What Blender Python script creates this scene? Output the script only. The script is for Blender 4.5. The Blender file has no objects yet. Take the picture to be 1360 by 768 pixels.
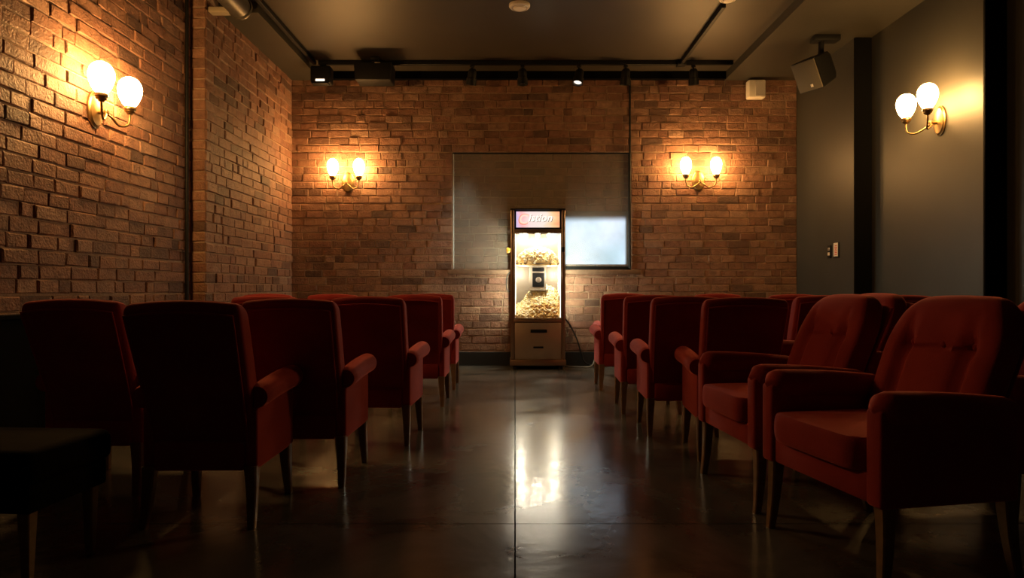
import bpy, bmesh, math, random
from mathutils import Vector, Matrix, Euler
random.seed(7)
PI = math.pi
SC = bpy.context.scene
COL = SC.collection

# ------------------------------------------------------------------ camera
F, CX, CY, CH = 900.0, 684.0, 384.0, 1.0
cam_d = bpy.data.cameras.new('camera')
cam = bpy.data.objects.new('camera', cam_d)
COL.objects.link(cam)
cam.location = (0, 0, CH)
cam.rotation_euler = (PI / 2, 0, 0)
cam_d.sensor_width = 36.0
cam_d.lens = F / 1360 * 36
cam_d.shift_x = -(CX - 680) / 1360
cam_d.clip_start = 0.05
SC.camera = cam
SC.view_settings.view_transform = 'Standard'
SC.view_settings.look = 'None'
SC.view_settings.gamma = 1
SC.view_settings.use_curve_mapping = False
SC.view_settings.exposure = 0.0


def PX(x, y, Z):
    """a point of the room, Z metres away, seen at pixel x, y"""
    return Vector(((x - CX) * Z / F, Z, CH + (CY - y) * Z / F))


# ------------------------------------------------------------------ mesh helpers
def xf(bm, verts, M):
    bmesh.ops.transform(bm, matrix=M, verts=verts)


def box(bm, c, s, bev=0.0, seg=2, rot=None, taper=None):
    r = bmesh.ops.create_cube(bm, size=1.0)
    vs = r['verts']
    for v in vs:
        v.co = Vector((v.co.x * s[0], v.co.y * s[1], v.co.z * s[2]))
        if taper and v.co.z < 0:
            v.co.x *= taper
            v.co.y *= taper
    fs = set()
    if bev > 0:
        es = set()
        for v in vs:
            for e in v.link_edges:
                es.add(e)
        rb = bmesh.ops.bevel(bm, geom=list(es), offset=bev, segments=seg, profile=0.5, affect='EDGES')
        allv = set(rb['verts'])
        for v in vs:
            if v.is_valid:
                allv.add(v)
        vs = list(allv)
    M = Matrix.Translation(Vector(c))
    if rot is not None:
        M = M @ Euler(rot).to_matrix().to_4x4()
    xf(bm, vs, M)
    return vs


def ring_loft(bm, rings, cap0=True, cap1=True, closed=False):
    vr = [[bm.verts.new(p) for p in ring] for ring in rings]
    n = len(vr[0])
    m = len(vr)
    for i in range(m if closed else m - 1):
        a, b = vr[i], vr[(i + 1) % m]
        for j in range(n):
            k = (j + 1) % n
            bm.faces.new((a[j], a[k], b[k], b[j]))
    if not closed:
        if cap0:
            bm.faces.new(list(reversed(vr[0])))
        if cap1:
            bm.faces.new(vr[-1])
    return [v for r in vr for v in r]


def lathe(bm, prof, seg=24, M=None):
    rings = []
    for r, z in prof:
        rings.append([Vector((max(r, 1e-4) * math.cos(2 * PI * j / seg), max(r, 1e-4) * math.sin(2 * PI * j / seg), z)) for j in range(seg)])
    vs = ring_loft(bm, rings)
    if M is not None:
        xf(bm, vs, M)
    return vs


def tube(bm, pts, r, seg=8):
    pts = [Vector(p) for p in pts]
    rings = []
    up = Vector((0, 0, 1))
    n0 = None
    for i, p in enumerate(pts):
        if i == 0:
            t = pts[1] - p
        elif i == len(pts) - 1:
            t = p - pts[i - 1]
        else:
            t = pts[i + 1] - pts[i - 1]
        t.normalize()
        if n0 is None:
            a = up if abs(t.z) < 0.9 else Vector((1, 0, 0))
            n0 = t.cross(a).normalized()
        else:
            n0 = (n0 - t * n0.dot(t)).normalized()
        b = t.cross(n0)
        rr = r(i / (len(pts) - 1)) if callable(r) else r
        rings.append([p + (n0 * math.cos(2 * PI * j / seg) + b * math.sin(2 * PI * j / seg)) * rr for j in range(seg)])
    return ring_loft(bm, rings)


def smooth_path(pts, n=8):
    pts = [Vector(p) for p in pts]
    out = []
    for i in range(len(pts) - 1):
        p0 = pts[max(i - 1, 0)]
        p1, p2 = pts[i], pts[i + 1]
        p3 = pts[min(i + 2, len(pts) - 1)]
        for k in range(n):
            t = k / n
            out.append(0.5 * ((2 * p1) + (p2 - p0) * t + (2 * p0 - 5 * p1 + 4 * p2 - p3) * t * t + (3 * p1 - p0 - 3 * p2 + p3) * t ** 3))
    out.append(pts[-1])
    return out


def obj(name, bm, mat, parent=None, smooth=True, ang=40, loc=None):
    bmesh.ops.recalc_face_normals(bm, faces=bm.faces[:])
    me = bpy.data.meshes.new(name)
    bm.to_mesh(me)
    bm.free()
    for m in (mat if isinstance(mat, (list, tuple)) else [mat]):
        me.materials.append(m)
    if smooth:
        me.shade_smooth()
        me.set_sharp_from_angle(angle=math.radians(ang))
    o = bpy.data.objects.new(name, me)
    COL.objects.link(o)
    if parent:
        o.parent = parent
    if loc:
        o.location = loc
    return o


def tag(o, label, cat, group=None, kind=None):
    o['label'] = label
    o['category'] = cat
    if group:
        o['group'] = group
    if kind:
        o['kind'] = kind
    return o


def thing(name, label, cat, loc=(0, 0, 0), rz=0, group=None):
    o = bpy.data.objects.new(name, None)
    COL.objects.link(o)
    o.empty_display_size = 0.1
    o.location = loc
    o.rotation_euler = (0, 0, rz)
    return tag(o, label, cat, group)


def struct(name, bm, mat, **k):
    o = obj(name, bm, mat, **k)
    o['kind'] = 'structure'
    return o


def dup(root, loc, rz, label):
    r = root.copy()
    COL.objects.link(r)
    r.location = loc
    r.rotation_euler = (0, 0, rz)
    r['label'] = label
    for ch in list(root.children):
        c = ch.copy()
        COL.objects.link(c)
        c.parent = r
        for g in list(ch.children):
            d = g.copy()
            COL.objects.link(d)
            d.parent = c
    return r


# ------------------------------------------------------------------ materials
def new_mat(name):
    m = bpy.data.materials.new(name)
    m.use_nodes = True
    nt = m.node_tree
    b = nt.nodes['Principled BSDF']
    return m, nt, b


def N(nt, t, **k):
    n = nt.nodes.new(t)
    for a, v in k.items():
        setattr(n, a, v)
    return n


def plain(name, col, rough=0.5, metal=0.0, noise=0.0, nscale=20, bump=0.0, spec=0.5):
    m, nt, b = new_mat(name)
    b.inputs['Roughness'].default_value = rough
    b.inputs['Metallic'].default_value = metal
    b.inputs['Specular IOR Level'].default_value = spec
    tc = N(nt, 'ShaderNodeTexCoord')
    nz = N(nt, 'ShaderNodeTexNoise')
    nz.inputs['Scale'].default_value = nscale
    nz.inputs['Detail'].default_value = 4
    nt.links.new(tc.outputs['Object'], nz.inputs['Vector'])
    mx = N(nt, 'ShaderNodeMix', data_type='RGBA')
    mx.inputs[6].default_value = (*[c * (1 - noise) for c in col], 1)
    mx.inputs[7].default_value = (*[min(1, c * (1 + noise)) for c in col], 1)
    nt.links.new(nz.outputs['Fac'], mx.inputs[0])
    nt.links.new(mx.outputs[2], b.inputs['Base Color'])
    if bump:
        bp = N(nt, 'ShaderNodeBump')
        bp.inputs['Strength'].default_value = bump
        bp.inputs['Distance'].default_value = 0.01
        nt.links.new(nz.outputs['Fac'], bp.inputs['Height'])
        nt.links.new(bp.outputs['Normal'], b.inputs['Normal'])
    return m


def emis(name, col, s):
    m, nt, b = new_mat(name)
    b.inputs['Base Color'].default_value = (*[min(1, c) * 0.8 for c in col], 1)
    b.inputs['Emission Color'].default_value = (*col, 1)
    b.inputs['Emission Strength'].default_value = s
    return m


def brick_mat(name, cols, bump=0.6):
    m, nt, b = new_mat(name)
    at = N(nt, 'ShaderNodeAttribute', attribute_name='tint')
    cr = N(nt, 'ShaderNodeValToRGB')
    els = cr.color_ramp.elements
    els[0].position = 0
    els[0].color = (*cols[0], 1)
    els[1].position = 1
    els[1].color = (*cols[-1], 1)
    for i, c in enumerate(cols[1:-1]):
        e = els.new((i + 1) / (len(cols) - 1))
        e.color = (*c, 1)
    nt.links.new(at.outputs['Fac'], cr.inputs[0])
    tc = N(nt, 'ShaderNodeTexCoord')
    n1 = N(nt, 'ShaderNodeTexNoise')
    n1.inputs['Scale'].default_value = 13
    n1.inputs['Detail'].default_value = 6
    n1.inputs['Roughness'].default_value = 0.65
    n2 = N(nt, 'ShaderNodeTexNoise')
    n2.inputs['Scale'].default_value = 60
    n2.inputs['Detail'].default_value = 5
    for n in (n1, n2):
        nt.links.new(tc.outputs['Object'], n.inputs['Vector'])
    # soot and wear blotches, pale dust
    hs = N(nt, 'ShaderNodeMapRange')
    hs.inputs[1].default_value = 0.3
    hs.inputs[2].default_value = 0.75
    hs.inputs[3].default_value = 0.62
    hs.inputs[4].default_value = 1.25
    nt.links.new(n1.outputs['Fac'], hs.inputs[0])
    mul = N(nt, 'ShaderNodeVectorMath', operation='SCALE')
    nt.links.new(cr.outputs[0], mul.inputs[0])
    nt.links.new(hs.outputs[0], mul.inputs['Scale'])
    nt.links.new(mul.outputs[0], b.inputs['Base Color'])
    b.inputs['Roughness'].default_value = 0.62
    b.inputs['Specular IOR Level'].default_value = 0.35
    ad = N(nt, 'ShaderNodeMath', operation='MULTIPLY_ADD')
    nt.links.new(n1.outputs['Fac'], ad.inputs[0])
    ad.inputs[1].default_value = 1.6
    nt.links.new(n2.outputs['Fac'], ad.inputs[2])
    bp = N(nt, 'ShaderNodeBump')
    bp.inputs['Strength'].default_value = bump
    bp.inputs['Distance'].default_value = 0.016
    nt.links.new(ad.outputs[0], bp.inputs['Height'])
    nt.links.new(bp.outputs['Normal'], b.inputs['Normal'])
    return m


M_BRICK = brick_mat('brick', [(0.11, 0.06, 0.042), (0.24, 0.115, 0.07), (0.30, 0.155, 0.095), (0.22, 0.10, 0.065), (0.33, 0.19, 0.125)])
M_MORTAR = plain('mortar', (0.34, 0.23, 0.155), 0.9, 0, 0.4, 30, 0.8)


def velvet(name, col, sheen=0.55):
    m, nt, b = new_mat(name)
    tc = N(nt, 'ShaderNodeTexCoord')
    nz = N(nt, 'ShaderNodeTexNoise')
    nz.inputs['Scale'].default_value = 7
    nz.inputs['Detail'].default_value = 5
    nt.links.new(tc.outputs['Object'], nz.inputs['Vector'])
    mx = N(nt, 'ShaderNodeMix', data_type='RGBA')
    mx.inputs[6].default_value = (*[c * 0.7 for c in col], 1)
    mx.inputs[7].default_value = (*[c * 1.3 for c in col], 1)
    nt.links.new(nz.outputs['Fac'], mx.inputs[0])
    nt.links.new(mx.outputs[2], b.inputs['Base Color'])
    b.inputs['Roughness'].default_value = 0.85
    b.inputs['Specular IOR Level'].default_value = 0.15
    b.inputs['Sheen Weight'].default_value = sheen
    b.inputs['Sheen Roughness'].default_value = 0.35
    b.inputs['Sheen Tint'].default_value = (1.0, 0.28, 0.26, 1)
    n2 = N(nt, 'ShaderNodeTexNoise')
    n2.inputs['Scale'].default_value = 260
    nt.links.new(tc.outputs['Object'], n2.inputs['Vector'])
    bp = N(nt, 'ShaderNodeBump')
    bp.inputs['Strength'].default_value = 0.35
    bp.inputs['Distance'].default_value = 0.003
    nt.links.new(n2.outputs['Fac'], bp.inputs['Height'])
    nt.links.new(bp.outputs['Normal'], b.inputs['Normal'])
    return m


M_VELVET = velvet('red_velvet', (0.30, 0.034, 0.036), .8)
M_VELVET_BACK = velvet('red_velvet_back', (0.25, 0.028, 0.029), 0.5)
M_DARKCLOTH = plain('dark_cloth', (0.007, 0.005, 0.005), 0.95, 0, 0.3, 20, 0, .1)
M_WOOD = plain('dark_leg_wood', (0.19, 0.115, 0.065), 0.38, 0, 0.4, 30)
M_BRASS = plain('aged_brass', (0.30, 0.20, 0.09), 0.4, 1.0, 0.3, 25)
M_BLACK = plain('black_metal', (0.006, 0.006, 0.006), 0.55, 0, 0.2, 20, 0, .25)
M_BLACKWOOD = plain('black_paint', (0.003, 0.003, 0.003), 0.85, 0, 0.2, 20, 0, .06)
M_WALLPAINT = plain('dark_olive_paint', (0.036, 0.034, 0.028), 0.5, 0, 0.12, 3, 0.08, .4)
M_CEIL = plain('dark_ceiling_paint', (0.046, 0.036, 0.024), 0.5, 0, 0.25, 2, 0.05)
M_SOFFIT = plain('soffit_paint', (0.040, 0.035, 0.025), 0.5, 0, 0.15, 3)
M_BASE = plain('baseboard_paint', (0.012, 0.014, 0.014), 0.5)
M_WHITE = plain('white_plastic', (0.75, 0.68, 0.58), 0.45, 0, 0.03)
M_STEEL = plain('bronze_steel', (0.34, 0.25, 0.18), 0.34, 0.85, 0.12, 8)
M_DRAWER = plain('brushed_steel', (0.42, 0.35, 0.28), 0.42, 0.7, 0.1, 8)
M_PALE = plain('pale_metal', (0.30, 0.25, 0.19), 0.4, 0.1, 0.05)
M_SILL = plain('brick_sill', (0.20, 0.12, 0.075), 0.8, 0, 0.4, 20, 0.6)
M_YELLOW = plain('amber_knob', (0.8, 0.42, 0.04), 0.4)
M_RED = plain('red_print', (0.6, 0.08, 0.04), 0.5)
M_DUCT = plain('grey_duct', (0.12, 0.11, 0.09), 0.4, 0.6)
M_CABLE = plain('grey_cable', (0.25, 0.25, 0.25), 0.4)
GLOW = (1.0, 0.53, 0.165)
M_GLOBE = emis('globe_glow', GLOW, 120.0)
M_SPOTLIT = emis('lit_lens', (1.0, 0.85, 0.7), 1.6)
M_LAMP = emis('cabinet_lamp', (1.0, 0.92, 0.72), 12.0)


def glass_mat(name, film=0.0, filmcol=(0.3, 0.25, 0.2), rough=0.02):
    m, nt, b = new_mat(name)
    nt.nodes.remove(b)
    out = nt.nodes['Material Output']
    tr = N(nt, 'ShaderNodeBsdfTransparent')
    gl = N(nt, 'ShaderNodeBsdfGlossy')
    gl.inputs['Roughness'].default_value = rough
    lw = N(nt, 'ShaderNodeLayerWeight')
    lw.inputs['Blend'].default_value = .5
    pw = N(nt, 'ShaderNodeMath', operation='POWER')
    nt.links.new(lw.outputs['Facing'], pw.inputs[0])
    pw.inputs[1].default_value = 5
    fr = N(nt, 'ShaderNodeMath', operation='MULTIPLY_ADD')
    nt.links.new(pw.outputs[0], fr.inputs[0])
    fr.inputs[1].default_value = .9
    fr.inputs[2].default_value = .03
    mx = N(nt, 'ShaderNodeMixShader')
    nt.links.new(fr.outputs[0], mx.inputs[0])
    if film > 0:
        df = N(nt, 'ShaderNodeBsdfDiffuse')
        df.inputs['Color'].default_value = (*filmcol, 1)
        tc = N(nt, 'ShaderNodeTexCoord')
        nz = N(nt, 'ShaderNodeTexNoise')
        nz.inputs['Scale'].default_value = 2.2
        nz.inputs['Detail'].default_value = 5
        nt.links.new(tc.outputs['Object'], nz.inputs['Vector'])
        mr = N(nt, 'ShaderNodeMapRange')
        mr.inputs[1].default_value = 0.3
        mr.inputs[2].default_value = 0.7
        mr.inputs[3].default_value = film * 0.7
        mr.inputs[4].default_value = min(1, film * 1.3)
        nt.links.new(nz.outputs['Fac'], mr.inputs[0])
        m2 = N(nt, 'ShaderNodeMixShader')
        nt.links.new(mr.outputs[0], m2.inputs[0])
        nt.links.new(tr.outputs[0], m2.inputs[1])
        nt.links.new(df.outputs[0], m2.inputs[2])
        nt.links.new(m2.outputs[0], mx.inputs[1])
    else:
        nt.links.new(tr.outputs[0], mx.inputs[1])
    nt.links.new(gl.outputs[0], mx.inputs[2])
    nt.links.new(mx.outputs[0], out.inputs['Surface'])
    return m


M_GLASS = glass_mat('clear_glass')
M_DUSTY = glass_mat('dusty_glass', 0.24, (0.42, 0.36, 0.30), 0.15)


def floor_mat():
    m, nt, b = new_mat('polished_concrete')
    tc = N(nt, 'ShaderNodeTexCoord')
    n1 = N(nt, 'ShaderNodeTexNoise')
    n1.inputs['Scale'].default_value = 1.6
    n1.inputs['Detail'].default_value = 8
    n1.inputs['Roughness'].default_value = 0.62
    n1.inputs['Distortion'].default_value = 0.6
    n2 = N(nt, 'ShaderNodeTexNoise')
    n2.inputs['Scale'].default_value = 14
    n2.inputs['Detail'].default_value = 4
    for n in (n1, n2):
        nt.links.new(tc.outputs['Object'], n.inputs['Vector'])
    cr = N(nt, 'ShaderNodeValToRGB')
    e = cr.color_ramp.elements
    e[0].position = 0.3
    e[0].color = (0.056, 0.054, 0.051, 1)
    e[1].position = 0.72
    e[1].color = (0.165, 0.156, 0.145, 1)
    nt.links.new(n1.outputs['Fac'], cr.inputs[0])
    nt.links.new(cr.outputs[0], b.inputs['Base Color'])
    mr = N(nt, 'ShaderNodeMapRange')
    mr.inputs[1].default_value = 0.3
    mr.inputs[2].default_value = 0.7
    mr.inputs[3].default_value = 0.13
    mr.inputs[4].default_value = 0.27
    nt.links.new(n1.outputs['Fac'], mr.inputs[0])
    nt.links.new(mr.outputs[0], b.inputs['Roughness'])
    b.inputs['Specular IOR Level'].default_value = 0.85
    bp = N(nt, 'ShaderNodeBump')
    bp.inputs['Strength'].default_value = 0.10
    bp.inputs['Distance'].default_value = 0.01
    nt.links.new(n2.outputs['Fac'], bp.inputs['Height'])
    nt.links.new(bp.outputs['Normal'], b.inputs['Normal'])
    return m


M_FLOOR = floor_mat()

# ------------------------------------------------------------------ the room
ZB = 8.87            # back wall
XL, XLN = -2.926, -3.068
XR, XRM, XRN = 3.685, 3.87, 4.05
HS, HC = 3.73, 3.83
YP = 6.39            # brick pier on the left
Y0 = -2.0
BH = 0.0962          # brick course

# floor, with saw-cut joints as real grooves
bm = bmesh.new()
gw = 0.003
xs = [XLN - .2, -3.0 - gw, -3.0 + gw, -gw, gw, 3.0 - gw, 3.0 + gw, XRN + .2]
ys = [Y0 - .1, -.1 - gw, -.1 + gw, 2.885 - gw, 2.885 + gw, 5.87 - gw, 5.87 + gw, ZB + .2]
for i in range(7):
    for j in range(7):
        g = (i % 2 == 1) or (j in (1, 3))
        z1 = -0.006 if g else 0.0
        x0, x1, y0, y1 = xs[i], xs[i + 1], ys[j], ys[j + 1]
        nf = len(bm.faces)
        box(bm, ((x0 + x1) / 2, (y0 + y1) / 2, (z1 - .1) / 2), (x1 - x0, y1 - y0, z1 + .1))
        bm.faces.ensure_lookup_table()
        for f in bm.faces[nf:]:
            f.material_index = 1 if g else 0
struct('floor', bm, [M_FLOOR, plain('joint_sealant', (.006, .006, .006), .9, 0, .2, 20, 0, .05)], smooth=False)


def bricks(bm, lay, o, ud, nd, W, rows, holes=(), lengths=(0.17, 0.33), depth=0.011, hdr=False):
    """rows of single rough bricks in front of a mortar face; o lower corner, ud along, nd outwards"""
    o, ud, nd = Vector(o), Vector(ud), Vector(nd)
    up = Vector((0, 0, 1))
    J = 0.011
    for r in rows:
        z0, z1 = r * BH, (r + 1) * BH
        iv = [(0.0, W)]
        for (h0, h1, r0, r1) in holes:
            if r0 <= r < r1:
                nv = []
                for a, b in iv:
                    if h1 <= a or h0 >= b:
                        nv.append((a, b))
                    else:
                        if h0 > a:
                            nv.append((a, h0))
                        if h1 < b:
                            nv.append((h1, b))
                iv = nv
        wob = random.uniform(-.003, .003)
        for a, b in iv:
            u = a
            first = True
            while u < b - 0.02:
                L = b - a if hdr else random.uniform(*lengths)
                if random.random() < .12:
                    L = 0.125
                if first and not hdr:
                    L *= random.uniform(.45, 1)
                    first = False
                if b - (u + L) < 0.09:
                    L = b - u
                x0, x1 = u + J / 2, u + L - J / 2
                zz0, zz1 = z0 + J / 2 + wob + random.uniform(-.003, .003), z1 - J / 2 + wob + random.uniform(-.004, .003)
                d = depth * random.choice((random.uniform(.7, 1.2), random.uniform(.5, 1.7)))
                tilt = random.uniform(-.005, .005)
                tint = random.random()
                bv = 0.006
                back = [bm.verts.new(o + ud * x + up * z) for x, z in ((x0, zz0), (x1, zz0), (x1, zz1), (x0, zz1))]
                jit = lambda s: random.uniform(-s, s)
                mid = [bm.verts.new(o + ud * (x + jit(.0045)) + up * (z + jit(.0045)) + nd * (d - bv)) for x, z in ((x0, zz0), (x1, zz0), (x1, zz1), (x0, zz1))]
                fr = [bm.verts.new(o + ud * (x + jit(.0045)) + up * (z + jit(.0045)) + nd * (d + (tilt if k in (1, 2) else -tilt)))
                      for k, (x, z) in enumerate(((x0 + bv, zz0 + bv), (x1 - bv, zz0 + bv), (x1 - bv, zz1 - bv), (x0 + bv, zz1 - bv)))]
                fs = []
                for p, q in ((back, mid), (mid, fr)):
                    for k in range(4):
                        fs.append(bm.faces.new((p[k], p[(k + 1) % 4], q[(k + 1) % 4], q[k])))
                fs.append(bm.faces.new(fr))
                for f in fs:
                    f.material_index = 0
                    f[lay] = tint
                u += L


def slab(bm, p0, p1):
    n0 = len(bm.faces)
    box(bm, [(a + b) / 2 for a, b in zip(p0, p1)], [abs(b - a) for a, b in zip(p0, p1)])
    bm.faces.ensure_lookup_table()
    for f in bm.faces[n0:]:
        f.material_index = 1


BRK = [M_BRICK, M_MORTAR]
# window opening in the back wall
WX0, WX1 = -0.818, 1.517
WR0, WR1 = 13, 29
WZ0, WZ1 = WR0 * BH, WR1 * BH
RD = 0.10
bm = bmesh.new()
lay = bm.faces.layers.float.new('tint')
TB = 0.13
slab(bm, (XL - .2, ZB, 0), (WX0, ZB + .3, 4.0))
slab(bm, (WX1, ZB, 0), (XR + .3, ZB + .3, 4.0))
slab(bm, (WX0, ZB, 0), (WX1, ZB + .3, WZ0))
slab(bm, (WX0, ZB, WZ1), (WX1, ZB + .3, 4.0))
slab(bm, (WX0, ZB + RD, WZ0), (WX1, ZB + .3, WZ1))
bricks(bm, lay, (XL, ZB, 0), (1, 0, 0), (0, -1, 0), XR - XL, range(0, 39), [(WX0 - XL, WX1 - XL, WR0, WR1)])
bricks(bm, lay, (WX0, ZB + RD, 0), (1, 0, 0), (0, -1, 0), WX1 - WX0, range(WR0, WR1), depth=0.010)
struct('wall_back', bm, BRK, smooth=False)

bm = bmesh.new()
lay = bm.faces.layers.float.new('tint')
slab(bm, (XLN - .2, Y0, 0), (XLN, YP + .3, 4.0))
slab(bm, (XLN - .2, YP, 0), (XL, ZB, 4.0))
bricks(bm, lay, (XLN, Y0, 0), (0, 1, 0), (1, 0, 0), YP - Y0, range(0, 40), depth=0.013)
bricks(bm, lay, (XL, YP, 0), (0, 1, 0), (1, 0, 0), ZB - YP, range(0, 39), depth=0.012)
bricks(bm, lay, (XLN + .018, YP, 0), (1, 0, 0), (0, -1, 0), XL - XLN - .006, range(0, 40), hdr=True, depth=0.010)
struct('wall_left', bm, BRK, smooth=False)

# right wall: painted panels stepping back, with black returns
bm = bmesh.new()
YR1, YR2 = 7.37, 5.60
box(bm, ((XR + XRN + .2) / 2, (YR1 + ZB) / 2, 2), (XRN + .2 - XR, ZB - YR1, 4))
box(bm, ((XRM + XRN + .2) / 2, (YR2 + YR1) / 2, 2), (XRN + .2 - XRM, YR1 - YR2, 4))
box(bm, (XRN + .1, (Y0 + YR2) / 2, 2), (.2, YR2 - Y0, 4))
struct('wall_right', bm, M_WALLPAINT, smooth=False)
bm = bmesh.new()
box(bm, ((XR + XRM) / 2 + .0, YR1 - .012, HS / 2), (XRM - XR, .024, HS), .004, 1)
struct('trim_1', bm, M_BLACKWOOD, smooth=False)
bm = bmesh.new()
box(bm, ((XRM + XRN) / 2, YR2 - .012, HC / 2), (XRN - XRM, .024, HC), .004, 1)
struct('trim_2', bm, M_BLACKWOOD, smooth=False)
bm = bmesh.new()
box(bm, ((XLN + XRN) / 2, Y0 - .1, 2), (XRN - XLN + .4, .2, 4))
struct('wall_front', bm, M_WALLPAINT, smooth=False)

# ceiling: raised middle with lower soffits at the sides and back
bm = bmesh.new()
box(bm, ((XLN + XRN) / 2, (Y0 + ZB) / 2, HC + .1), (XRN - XLN + .4, ZB - Y0 + .4, .2))
struct('ceiling', bm, M_CEIL, smooth=False)
SXL, SXR = -2.536, 2.74
bm = bmesh.new()
box(bm, ((XL + SXL) / 2, (YP + ZB) / 2 + .15, (HS + HC) / 2), (SXL - XL, ZB - YP - .3, HC - HS))
struct('trim_3', bm, M_SOFFIT, smooth=False)
bm = bmesh.new()
box(bm, ((XRN + SXR) / 2, (Y0 + ZB) / 2, (HS + HC) / 2), (XRN - SXR, ZB - Y0, HC - HS))
struct('trim_4', bm, M_SOFFIT, smooth=False)
bm = bmesh.new()
box(bm, ((SXL + SXR) / 2, ZB - .04, (HS + HC) / 2), (SXR - SXL, .08, HC - HS))
struct('trim_5', bm, M_BLACKWOOD, smooth=False)
# dark dado with ledge on the near left wall
bm = bmesh.new()
box(bm, (XLN + .022, (Y0 + YP) / 2, .41), (.044, YP - Y0, .82))
box(bm, (XLN + .035, (Y0 + YP) / 2, .83), (.07, YP - Y0, .03), .006)
struct('trim_6', bm, M_BLACKWOOD, smooth=False)
# baseboards
bm = bmesh.new()
box(bm, ((XL + XR) / 2, ZB - .024, .09), (XR - XL, .016, .18), .004, 1)
struct('baseboard_back', bm, M_BASE, smooth=False)
bm = bmesh.new()
box(bm, (XL + .028, (YP + ZB) / 2, .09), (.016, ZB - YP - .06, .18), .004, 1)
struct('baseboard_left', bm, M_BASE, smooth=False)
bm = bmesh.new()
box(bm, (XR - .008, (YR1 + ZB) / 2, .09), (.016, ZB - YR1 - .06, .18), .004, 1)
struct('baseboard_right', bm, M_BASE, smooth=False)

# window: frame, dusty pane, sill
bm = bmesh.new()
yf = ZB + .03
fw = .028
box(bm, (WX1 - fw / 2, yf, (WZ0 + WZ1) / 2), (fw, .05, WZ1 - WZ0), .003, 1)
box(bm, ((.3 + WX1) / 2, yf, WZ0 + .024), (WX1 - .3, .05, .048), .003, 1)
box(bm, ((WX0 + WX1) / 2, yf, WZ1 - .008), (WX1 - WX0, .04, .016), .002, 1)
win = struct('window_1', bm, M_BLACK, smooth=False)
bm = bmesh.new()
box(bm, ((WX0 + WX1) / 2, yf, (WZ0 + WZ1) / 2), (WX1 - WX0 - .03, .006, WZ1 - WZ0 - .02))
obj('pane', bm, M_DUSTY, win, smooth=False)
bm = bmesh.new()
box(bm, ((WX0 + WX1) / 2 + .03, ZB - .03, WZ0 - .03), (WX1 - WX0 + .18, .07, .06), .008)
obj('window_sill', bm, M_SILL, win)
bm = bmesh.new()
box(bm, (WX0 + .012, yf, (WZ0 + WZ1) / 2), (.012, .02, WZ1 - WZ0 - .03), .003, 1)
obj('edge_strip', bm, plain('pale_edge', (0.6, 0.66, 0.68), .3), win, smooth=False)


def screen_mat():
    m, nt, b = new_mat('projected_light_screen')
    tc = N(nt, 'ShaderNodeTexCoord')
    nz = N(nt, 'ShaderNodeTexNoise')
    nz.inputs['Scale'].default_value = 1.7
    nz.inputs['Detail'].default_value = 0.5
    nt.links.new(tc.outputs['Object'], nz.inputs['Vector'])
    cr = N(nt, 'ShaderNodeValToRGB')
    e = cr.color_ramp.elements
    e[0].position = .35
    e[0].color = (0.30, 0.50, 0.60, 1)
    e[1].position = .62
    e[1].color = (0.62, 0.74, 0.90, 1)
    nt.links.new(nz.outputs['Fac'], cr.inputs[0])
    # projected light put into the emission: soft upper border, rounded corner
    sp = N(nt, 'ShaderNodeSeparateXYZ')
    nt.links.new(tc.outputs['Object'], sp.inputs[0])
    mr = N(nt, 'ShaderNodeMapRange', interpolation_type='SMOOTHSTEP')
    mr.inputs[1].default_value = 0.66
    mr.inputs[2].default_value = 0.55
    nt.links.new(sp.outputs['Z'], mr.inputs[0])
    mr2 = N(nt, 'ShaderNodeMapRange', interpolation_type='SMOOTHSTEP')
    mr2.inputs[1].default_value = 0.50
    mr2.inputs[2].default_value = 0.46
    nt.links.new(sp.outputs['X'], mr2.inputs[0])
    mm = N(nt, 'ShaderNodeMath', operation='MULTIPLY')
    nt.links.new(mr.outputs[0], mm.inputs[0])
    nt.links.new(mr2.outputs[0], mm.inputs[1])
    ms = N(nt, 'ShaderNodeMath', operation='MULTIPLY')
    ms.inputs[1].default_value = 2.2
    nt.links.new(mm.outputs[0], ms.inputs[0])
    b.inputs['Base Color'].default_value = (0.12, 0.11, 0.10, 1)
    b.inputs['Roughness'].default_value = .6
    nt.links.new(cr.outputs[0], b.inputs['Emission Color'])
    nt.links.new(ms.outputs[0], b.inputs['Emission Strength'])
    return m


# lit screen standing in the lower right of the opening, behind the pane
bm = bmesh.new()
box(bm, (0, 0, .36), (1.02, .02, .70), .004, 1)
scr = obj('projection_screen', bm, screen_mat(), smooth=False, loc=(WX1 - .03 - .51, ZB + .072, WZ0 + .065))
tag(scr, 'pale blue screen with painted projected light in the window opening right of the popcorn machine', 'screen')


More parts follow.
